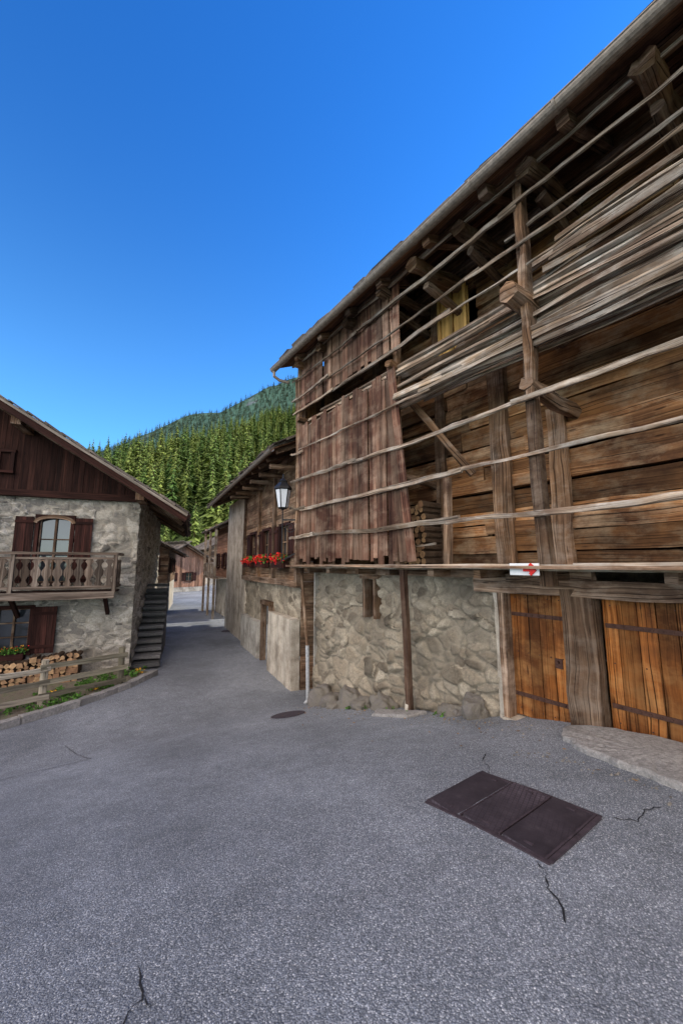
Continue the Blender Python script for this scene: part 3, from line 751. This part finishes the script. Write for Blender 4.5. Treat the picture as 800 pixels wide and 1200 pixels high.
window(G,3.7,4.6,5.2,.35,.12,house,mull=1,fm=W_SHUT)
roof('roof',Sd,-1.15,9.6,1.44,3.34,-6.5,rt(-6.5),-14.44,house,th=.08,raf=1.3,rw=.14,rows=2,mu=W_DARK)
mb=MB()
for (b0,z0,b1,z1) in ((1.5,rt(1.5)-.05,-6.5,rt(-6.5)-.03),(-14.5,rt(1.5)-.05,-6.5,rt(-6.5)-.03)):
    mb.beam(Sd.p(-1.2,b0,z0),Sd.p(-1.2,b1,z1),.26,.045,seg=4,m=0)
    mb.beam(Sd.p(-1.24,b0,z0+.1),Sd.p(-1.24,b1,z1+.1),.08,.05,seg=4,m=1)
for b in (.1,-3.2,-6.5,-9.8):
    zz=rt(b) if b>-6.5 else rt(-13-b)
    mb.beam(Sd.p(-1.12,b,zz-.25),Sd.p(.05,b,zz-.25),.24,.24,m=2)
mb.build('barge_boards',[W_DARK,W_BARGE,W_BEAM],house)
for i,(a,z0,z1,w) in enumerate(wins):
    window(G,a,z0,z1,w,0.05,house,shut=(.46 if i<3 else None),arch=(i!=3),mull=3)
mb=MB(); plank_wall(mb,G,2.02,2.6,-.8,.55,.12,.03,.12,False,0,jit=.003)
for z in (-.6,.35): mb.beam(G.p(2.02,.15,z),G.p(2.6,.15,z),.09,.03,m=0)
plank_wall(mb,G,3.6,4.15,-.8,.55,.12,.03,.12,False,0,jit=.003)
mb.build('lower_shutters',[W_SHUT],house)
mb=MB(); bz=1.02; bt=2.12; a0,a1=.42,9.
x=.05
while x<1.12:
    mb.beam(G.p(a0,x+.09,bz-.02),G.p(a1,x+.09,bz-.02),.175,.05,side=G.n,m=1,seg=6,jit=.003); x+=.18
mb.beam(G.p(a0-.03,1.12,bz-.1),G.p(a1,1.12,bz-.1),.2,.07,m=0,seg=6,jit=.004)
mb.beam(G.p(a0-.03,1.1,bt),G.p(a1,1.1,bt),.07,.15,m=0,seg=8,jit=.004)
mb.beam(G.p(a0-.03,1.1,bz+.13),G.p(a1,1.1,bz+.13),.08,.08,m=0,seg=8,jit=.004)
mb.beam(G.p(a0-.03,1.1,bt-.14),G.p(a1,1.1,bt-.14),.06,.06,m=0,seg=8,jit=.004)
mb.beam(G.p(a0,.05,bt),G.p(a0,1.12,bt),.07,.12,m=0); mb.beam(G.p(a0,.05,bz+.13),G.p(a0,1.12,bz+.13),.08,.06,m=0)
prof=[(0,.07),(.08,.11),(.16,.06),(.24,.045),(.34,.075),(.42,.115),(.5,.12),(.58,.115),(.66,.075),(.76,.045),(.84,.06),(.92,.11),(1,.07)]
def balus(fr_a,b,d):
    z0=bz+.17;z1=bt-.17; L=[];Q=[]
    base=G.p(fr_a,b,0)
    nn=G.n if d is G.d else G.d
    for sgn in (-1,1):
        row=[base+d*(sgn*w)+V((0,0,z0+(z1-z0)*t)) for t,w in prof]
        (L if sgn<0 else Q).extend(row)
    tt=(rnd(0,1),rnd(0,1),0)
    for i in range(len(prof)-1):
        for o in (-.014,.014):
            mb.tri([L[i]+nn*o,Q[i]+nn*o,Q[i+1]+nn*o,L[i+1]+nn*o],tt,0)
        for S_ in (L,Q): mb.tri([S_[i]-nn*.014,S_[i]+nn*.014,S_[i+1]+nn*.014,S_[i+1]-nn*.014],tt,0)
a=a0+.15
while a<a1: balus(a,1.1,G.d); a+=.255
b=.25
while b<1.05: balus(a0,b,G.n); b+=.255
for a in (a0,2.9,5.4,7.9): mb.beam(G.p(a,1.1,bz-.05),G.p(a,1.1,bt),.1,.1,side=G.d,m=0)
for a in (.7,3.0,5.3,7.6):
    mb.beam(G.p(a,-.05,bz-.13),G.p(a,1.1,bz-.13),.14,.16,side=G.d,m=1)
    mb.beam(G.p(a,.03,bz-.75),G.p(a,.7,bz-.18),.1,.1,side=G.d,m=1)
mb.build('balcony',[W_BALC,W_DARK],house)
mb=MB()
for k in range(13):
    zt=-1.6+.2*(k+1)
    mb.beam(Sd.p(.15+k*.29+.2,.03,zt-.06),Sd.p(.15+k*.29+.2,.85+rnd(-.02,.03),zt-.06),.4,.1,side=Sd.d,m=0,seg=3,jit=.012)
    mb.beam(Sd.p(.2+k*.29+.18,.03,(zt-1.9)/2-.1),Sd.p(.2+k*.29+.18,.82,(zt-1.9)/2-.1),.33,abs(zt+1.7),side=Sd.d,m=0,jit=.008)
mb.build('stone_stairs',[S_STEP],house)
ker=[(-9.6,5.6),(-8.3,7.3),(-7.2,8.55),(-6.4,9.9),(-5.95,11.2),(-5.8,12.55)]
mb=MB()
for i in range(len(ker)-1):
    a=V((*ker[i],0));b=V((*ker[i+1],0)); L=(b-a).length; k=int(L/.45)+1
    for j in range(k):
        p=a.lerp(b,j/k);q=a.lerp(b,(j+.97)/k)
        mb.beam(V((p.x,p.y,gz(p.x,p.y)+.03)),V((q.x,q.y,gz(q.x,q.y)+.03)),.24,.2,side=(0,0,1),m=0,seg=2,jit=.014)
mb.build('kerb',[S_SLAB],None)
mb=MB()
def bedrow(n):
    for i in range(len(ker)-1):
        for j in range(4):
            t0,t1=j/4,(j+1)/4
            a=V((*ker[i],0)).lerp(V((*ker[i+1],0)),t0); b=V((*ker[i],0)).lerp(V((*ker[i+1],0)),t1)
            fa=(i+t0)/(len(ker)-1); fb=(i+t1)/(len(ker)-1)
            wa=C-ee*12.9*(1-fa)+dh*.1; wb=C-ee*12.9*(1-fb)+dh*.1
            for m_ in range(n):
                q=[a.lerp(wa,m_/n),b.lerp(wb,m_/n),b.lerp(wb,(m_+1)/n),a.lerp(wa,(m_+1)/n)]
                mb.tri([V((p.x,p.y,gz(p.x,p.y)+.07+.02*noise.noise(p*3))) for p in q],(.5,.5,.5))
bedrow(10)
mb.build('planting_bed',[SOIL],None,smooth=True)
mb=MB(); fp=[(-9.3,7.2),(-8.25,8.45),(-7.18,9.72),(-6.12,11.15)]
for (x,y) in fp:
    g=gz(x,y); mb.sweep([(x,y,g-.1),(x+.01,y,g+.5),(x,y+.01,g+1.12)],.17,.15,(1,0,0),m=0,sides=7,jit=.008)
for h in (.30,.62,.94):
    for i in range(3):
        a=V((*fp[i],gz(*fp[i])+h+rnd(-.03,.03))); b=V((*fp[i+1],gz(*fp[i+1])+h+rnd(-.03,.03))); d=(b-a)*.06; o=V((.09,-.07,0))
        mb.beam(a-d+o,b+d+o,.115,.055,side=(0,0,1),m=0,seg=6,wob=.012,jit=.007)
mb.build('split_rail_fence',[W_FENCE],None)
mb=MB(); R.seed(4)
a=1.3
while a<7.5:
    z=-1.5; top=-.85+.12*math.sin(a*1.3)
    while z<top:
        r=rnd(.055,.085); b0=.3
        mb.beam(G.p(a+rnd(-.02,.02),b0,z),G.p(a+rnd(-.02,.02),b0+rnd(.4,.5),z),r*2,r*1.9,side=G.d,m=0,sides=R.choice((4,5,7)),capm=1,jit=.016); z+=r*1.85
    a+=.145
mb.build('firewood_stack',[BARK,W_END],None)
mb=MB()
mb.beam(G.p(2.7,.2,-.84),G.p(3.5,.2,-.84),.16,.2,m=3)
for k in range(9):
    c=G.p(2.7+k*.1,.22,-.66); blob(mb,c,(.12,.12,.12),45,.035,0); blob(mb,c+V((0,0,.06)),(.12,.12,.09),14,.022,2 if k%2 else 1)
mb.build('flower_box',[LEAF,PETAL,PETALY,W_SHUT],None,recalc=False)
mb=MB()
for k in range(110):
    i=R.randrange(len(ker)-1); p=V((*ker[i],0)).lerp(V((*ker[i+1],0)),rnd(0,1))+V((-rnd(.15,1.5),rnd(-.1,.7),0)); z=gz(p.x,p.y)+.08
    s=rnd(.05,.2); blob(mb,(p.x,p.y,z+s*.5),(s,s,s*.6),int(25*s/.1),.035,0 if rnd(0,1)<.97 else 1)
mb.build('ground_plants',[LEAF,PETALY],None,recalc=False)
mb=MB()
for k in range(18):
    a=rnd(2,7); q=F.p(a,rnd(.2,.4),0); z=gz(q.x,q.y); blob(mb,(q.x,q.y,z+.03),(.06,.06,.04),10,.025,0)
mb.build('wall_weeds',[LEAF],None,recalc=False)
# ------------------------------------------------------------ flower chalet
B=Fr((-1.15,11.2),(-.45,.893)); ch=empty('flower_chalet')
stone_wall('lower_wall',B,0,11.2,-2,1.3,0,S_BARN,ch,.06,.4,.07,[(2.75,3.6,-2,.35)],seed=51)
mb=MB()
plank_wall(mb,B,-.05,6.8,1.25,5.3,.06,.07,.22,True,0,holes=[(.75,1.75,2.0,3.05),(2.85,3.85,2.0,3.05),(4.75,5.75,2.0,3.05)],jit=.012)
Bs=FrN(B.o,-B.n,-B.d); plank_wall(mb,Bs,0,7,-1.9,6.,0,.08,.25,True,0,jit=.01)
mb.beam(B.p(0,.1,1.25),B.p(6.9,.1,1.25),.2,.2,m=1,seg=6,jit=.008)
for a in (0,2.3,4.3,6.75): mb.beam(B.p(a,.12,1.2),B.p(a,.12,5.2),.18,.16,side=B.d,m=1,seg=4,jit=.008)
for a in (.4,1.6,2.8,4.,5.2,6.4): mb.beam(B.p(a,.0,4.75),B.p(a,.9,4.7),.16,.16,side=B.d,m=1,sides=7)
mb.build('upper_plank_wall',[W_MID,W_BEAM],ch)
mb=MB()
mb.beam(B.p(6.8,-.02,1.4),B.p(11.2,-.02,1.4),7.2,.2,side=(0,0,1),m=1,seg=12,jit=.01)
mb.beam(B.p(0,.16,-.9),B.p(2.3,.16,-.9),2.3,.24,m=1,seg=8,jit=.02)
mb.beam(B.p(3.9,.12,-1.2),B.p(6.6,.12,-1.2),1.8,.2,m=0,seg=6,jit=.02)
mb.beam(B.p(11.2,0,1.5),B.p(11.2,-7,1.5),7.2,.1,m=1)
mb.beam(B.p(3.17,-.12,-1.8),B.p(3.17,-.12,.35),.9,.05,side=B.d,m=2)
mb.beam(B.p(2.7,.06,-1.8),B.p(2.7,.06,.45),.12,.2,side=B.d,m=3); mb.beam(B.p(3.65,.06,-1.8),B.p(3.65,.06,.45),.12,.2,side=B.d,m=3); mb.beam(B.p(2.6,.07,.45),B.p(3.75,.07,.45),.14,.22,m=3)
mb.build('plaster_walls',[P_GREY,P_WARM,W_SHUT,W_BEAM],ch)
for a in (1.25,3.35,5.25): window(B,a,2.0,3.05,.95,.1,ch,shut=.42)
roof('roof',B,-.5,11.8,1.05,5.0,-3.6,7.2,-8.2,ch,raf=.9,rw=.13)
mb=MB(); gutter(mb,B,-.5,11.8,1.12,4.96,.07); mb.build('gutter',[ZINC],ch,recalc=False)
mb=MB()
for a in (1.25,3.35,5.25):
    mb.beam(B.p(a-.55,.28,1.8),B.p(a+.55,.28,1.8),.2,.22,m=2,seg=2)
    for k in range(12):
        c=B.p(a-.55+k*.1,.32,2.0); blob(mb,c,(.14,.14,.15),40,.04,0); blob(mb,c+B.n*.06+V((0,0,rnd(-.12,.08))),(.15,.15,.13),26,.035,1)
mb.build('geranium_boxes',[LEAF,PETAL,W_SHUT],ch,recalc=False)
# ------------------------------------------------------------ generic chalet
def chalet(name,fr,L,D,z0,zs,zE,rise,matl,matu,over=.9,balc=True,vert=False):
    e=empty(name)
    mb=MB()
    fs=[fr,FrN(fr.o,-fr.n,-fr.d),FrN(fr.p(L,0,0),-fr.n,fr.d),FrN(fr.p(0,-D,0),fr.d,-fr.n)]
    for f,l in zip(fs,(L,D,D,L)):
        mb.beam(f.p(.01,-.05,(z0+zs)/2),f.p(l-.01,-.05,(z0+zs)/2),zs-z0,.12,m=1)
        hs=[(a-.4,a+.4,zs+.7,zs+1.6) for a in fr_range(1.3,l-1.2,2.2)] if f is fr or f is fs[1] else []
        plank_wall(mb,f,0,l,zs,zE+.1,0,.06,.24,not vert,0,holes=hs,jit=.01)
        for h in hs: window(f,(h[0]+h[1])/2,h[2],h[3],.8,.02,e,shut=.36)
    for f in fs[1:3]: mb.tri([f.p(0,0,zE),f.p(D,0,zE),f.p(D/2,0,zE+rise*.93)],m=0)
    mb.build('walls',[matu,matl],e)
    roof('roof',fr,-.8,L+.8,over,zE-over*rise/(D/2),-D/2,zE+rise,-D-over,e,raf=.9,rw=.12,rows=12)
    if balc:
        mb=MB(); zb=zs+.05
        mb.beam(fr.p(0,.45,zb),fr.p(L,.45,zb),.9,.07,side=fr.n,m=0); mb.beam(fr.p(0,.88,zb+.95),fr.p(L,.88,zb+.95),.07,.08,m=0)
        a=.1
        while a<L: mb.beam(fr.p(a,.88,zb),fr.p(a,.88,zb+.95),.1,.025,side=fr.d,m=0); a+=.17
        for a in (.1,L/2,L-.1): mb.beam(fr.p(a,.85,z0),fr.p(a,.85,zE-.2),.13,.13,side=fr.d,m=0)
        mb.build('balcony',[W_GREY],e)
    return e
X=Fr((-7.0,24.2),(-.47,.883)); chalet('balcony_chalet',X,4.2,5.5,-1.8,.9,4.5,1.5,P_WARM,W_PALE)
X=FrN((-11.4,25.5,0),(-.34,.94),(.94,.34)); chalet('lane_chalet',X,7,7,-1.8,.6,2.9,1.9,P_WARM,W_MID,balc=False)
X=FrN((-19.6,41.5,0),(-.75,.66),(-.66,-.75)); chalet('wooden_granary',X,6,5.5,-1.6,-.7,2.5,1.5,P_WARM,W_PALE,balc=False,vert=True)
X=FrN((-19.,56.,0),(-.6,.8),(-.8,-.6)); chalet('hay_barn',X,8,8,-1.6,.4,4.4,2.2,P_WARM,W_MID,balc=False)
X=FrN((-22.,33.,0),(-.3,.95),(.95,.3)); chalet('lane_barn',X,7.,6,-1.6,.2,2.7,1.6,P_WARM,W_PALE,balc=False)
# ------------------------------------------------------------ lantern
lan=empty('wall_lantern'); q=F.p(7.02,.7,0)+V((-.27,0,0)); lx,ly=q.x,q.y; lz=3.15
mb=MB(); n=6
def ringp(r,z): return [V((lx+r*math.cos(2*math.pi*k/n+.3),ly+r*math.sin(2*math.pi*k/n+.3),z)) for k in range(n)]
lv=[(.03,0,0),(.10,.03,0),(.12,.06,0),(.19,.5,1),(.23,.52,0),(.21,.58,0),(.10,.70,0),(.11,.73,0),(.03,.80,0),(.025,.88,0),(.004,.92,0)]
prev=None
for r,h,mm in lv:
    cur=ringp(r,lz+h)
    if prev:
        for i in range(n): mb.tri([prev[i],prev[(i+1)%n],cur[(i+1)%n],cur[i]],m=mm)
        if mm:
            for i in range(n): mb.beam(prev[i],cur[i],.022,.022,m=0)
    prev=cur
mb.sweep([(lx,ly,lz+.02),(lx,ly,lz-.2),(lx,ly,lz-1.3)],.03,.03,(1,0,0),m=0,sides=8)
at=F.p(6.98,.6,0)
mb.beam((lx,ly,lz-.25),(at.x,at.y,lz-.25),.035,.03,m=0); mb.beam((lx,ly,lz-1.25),(at.x,at.y,lz-1.05),.03,.025,m=0)
pts=[]
for k in range(26):
    t=k/25*4.2*math.pi; r=.015+.010*t; pts.append(V((lx,ly,0)).lerp(V((at.x,at.y,0)),.5)+V((r*math.cos(t),0,lz-.43+r*math.sin(t))))
mb.sweep(pts,.018,.018,(0,1,0),m=0,sides=5)
mb.build('lantern_body',[IRON,GLASSW],lan)
# ------------------------------------------------------------ light
el=math.radians(36); S=V((.9,.43,0)).normalized()*math.cos(el)+V((0,0,math.sin(el)))
sl=bpy.data.lights.new('sun','SUN'); sl.energy=5; sl.angle=math.radians(.5); sl.color=(1,.93,.8)
so=bpy.data.objects.new('sun',sl); scene.collection.objects.link(so); so.rotation_euler=S.to_track_quat('Z','Y').to_euler()
w=bpy.data.worlds.new('World'); scene.world=w; w.use_nodes=True; nt=w.node_tree
sk=nt.nodes.new('ShaderNodeTexSky'); sk.sky_type='NISHITA'; sk.sun_disc=False; sk.sun_elevation=el; sk.sun_rotation=math.atan2(S.x,S.y)
sk.altitude=1500; sk.air_density=1.0; sk.dust_density=.3; sk.ozone_density=2.5
def vm(op,a,b=None):
    nd=nt.nodes.new('ShaderNodeVectorMath'); nd.operation=op
    for i,x in enumerate((a,b)):
        if x is None: continue
        if hasattr(x,'is_linked'): nt.links.new(x,nd.inputs[i])
        else: nd.inputs[i].default_value=x
    return nd
def mp(src,f0,f1,t0,t1,it='LINEAR'):
    mr=nt.nodes.new('ShaderNodeMapRange'); mr.interpolation_type=it; nt.links.new(src,mr.inputs['Value'])
    for k,v in zip(('From Min','From Max','To Min','To Max'),(f0,f1,t0,t1)): mr.inputs[k].default_value=v
    return mr.outputs[0]
def scl(col,f):
    nd=nt.nodes.new('ShaderNodeVectorMath'); nd.operation='SCALE'; nd.inputs[0].default_value=col; nt.links.new(f,nd.inputs['Scale']); return nd.outputs[0]
skc=vm('MULTIPLY',sk.outputs[0],(.24,1.08,2.05)).outputs[0]
tc=nt.nodes.new('ShaderNodeTexCoord')
# pale air towards the horizon
sep=nt.nodes.new('ShaderNodeSeparateXYZ'); nt.links.new(tc.outputs['Generated'],sep.inputs[0])
inv=mp(sep.outputs[2],0,1,1,0); pw=nt.nodes.new('ShaderNodeMath'); pw.operation='POWER'; nt.links.new(inv,pw.inputs[0]); pw.inputs[1].default_value=2.6
hor=scl((1.9,3.6,1.7),pw.outputs[0])
# warm glow added to the sky behind the viewer to brighten the shaded facades
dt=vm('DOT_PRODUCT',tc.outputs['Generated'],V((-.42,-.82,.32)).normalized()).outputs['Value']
added_glow=scl((22.,17.9,12.9),mp(dt,.16,.95,0,1,'SMOOTHSTEP'))
sm=vm('ADD',vm('ADD',skc,hor).outputs[0],added_glow).outputs[0]
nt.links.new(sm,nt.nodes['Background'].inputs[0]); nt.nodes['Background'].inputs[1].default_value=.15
cam=bpy.data.cameras.new('camera'); co=bpy.data.objects.new('camera',cam); scene.collection.objects.link(co)
co.location=(0,0,1.8); co.rotation_euler=(math.radians(90+7.8),0,0); cam.sensor_fit='HORIZONTAL'; cam.sensor_width=36; cam.lens=20.25; cam.clip_end=6000; cam.clip_start=.05
scene.camera=co
scene.view_settings.view_transform='Standard'; scene.view_settings.look='None'; scene.view_settings.exposure=0
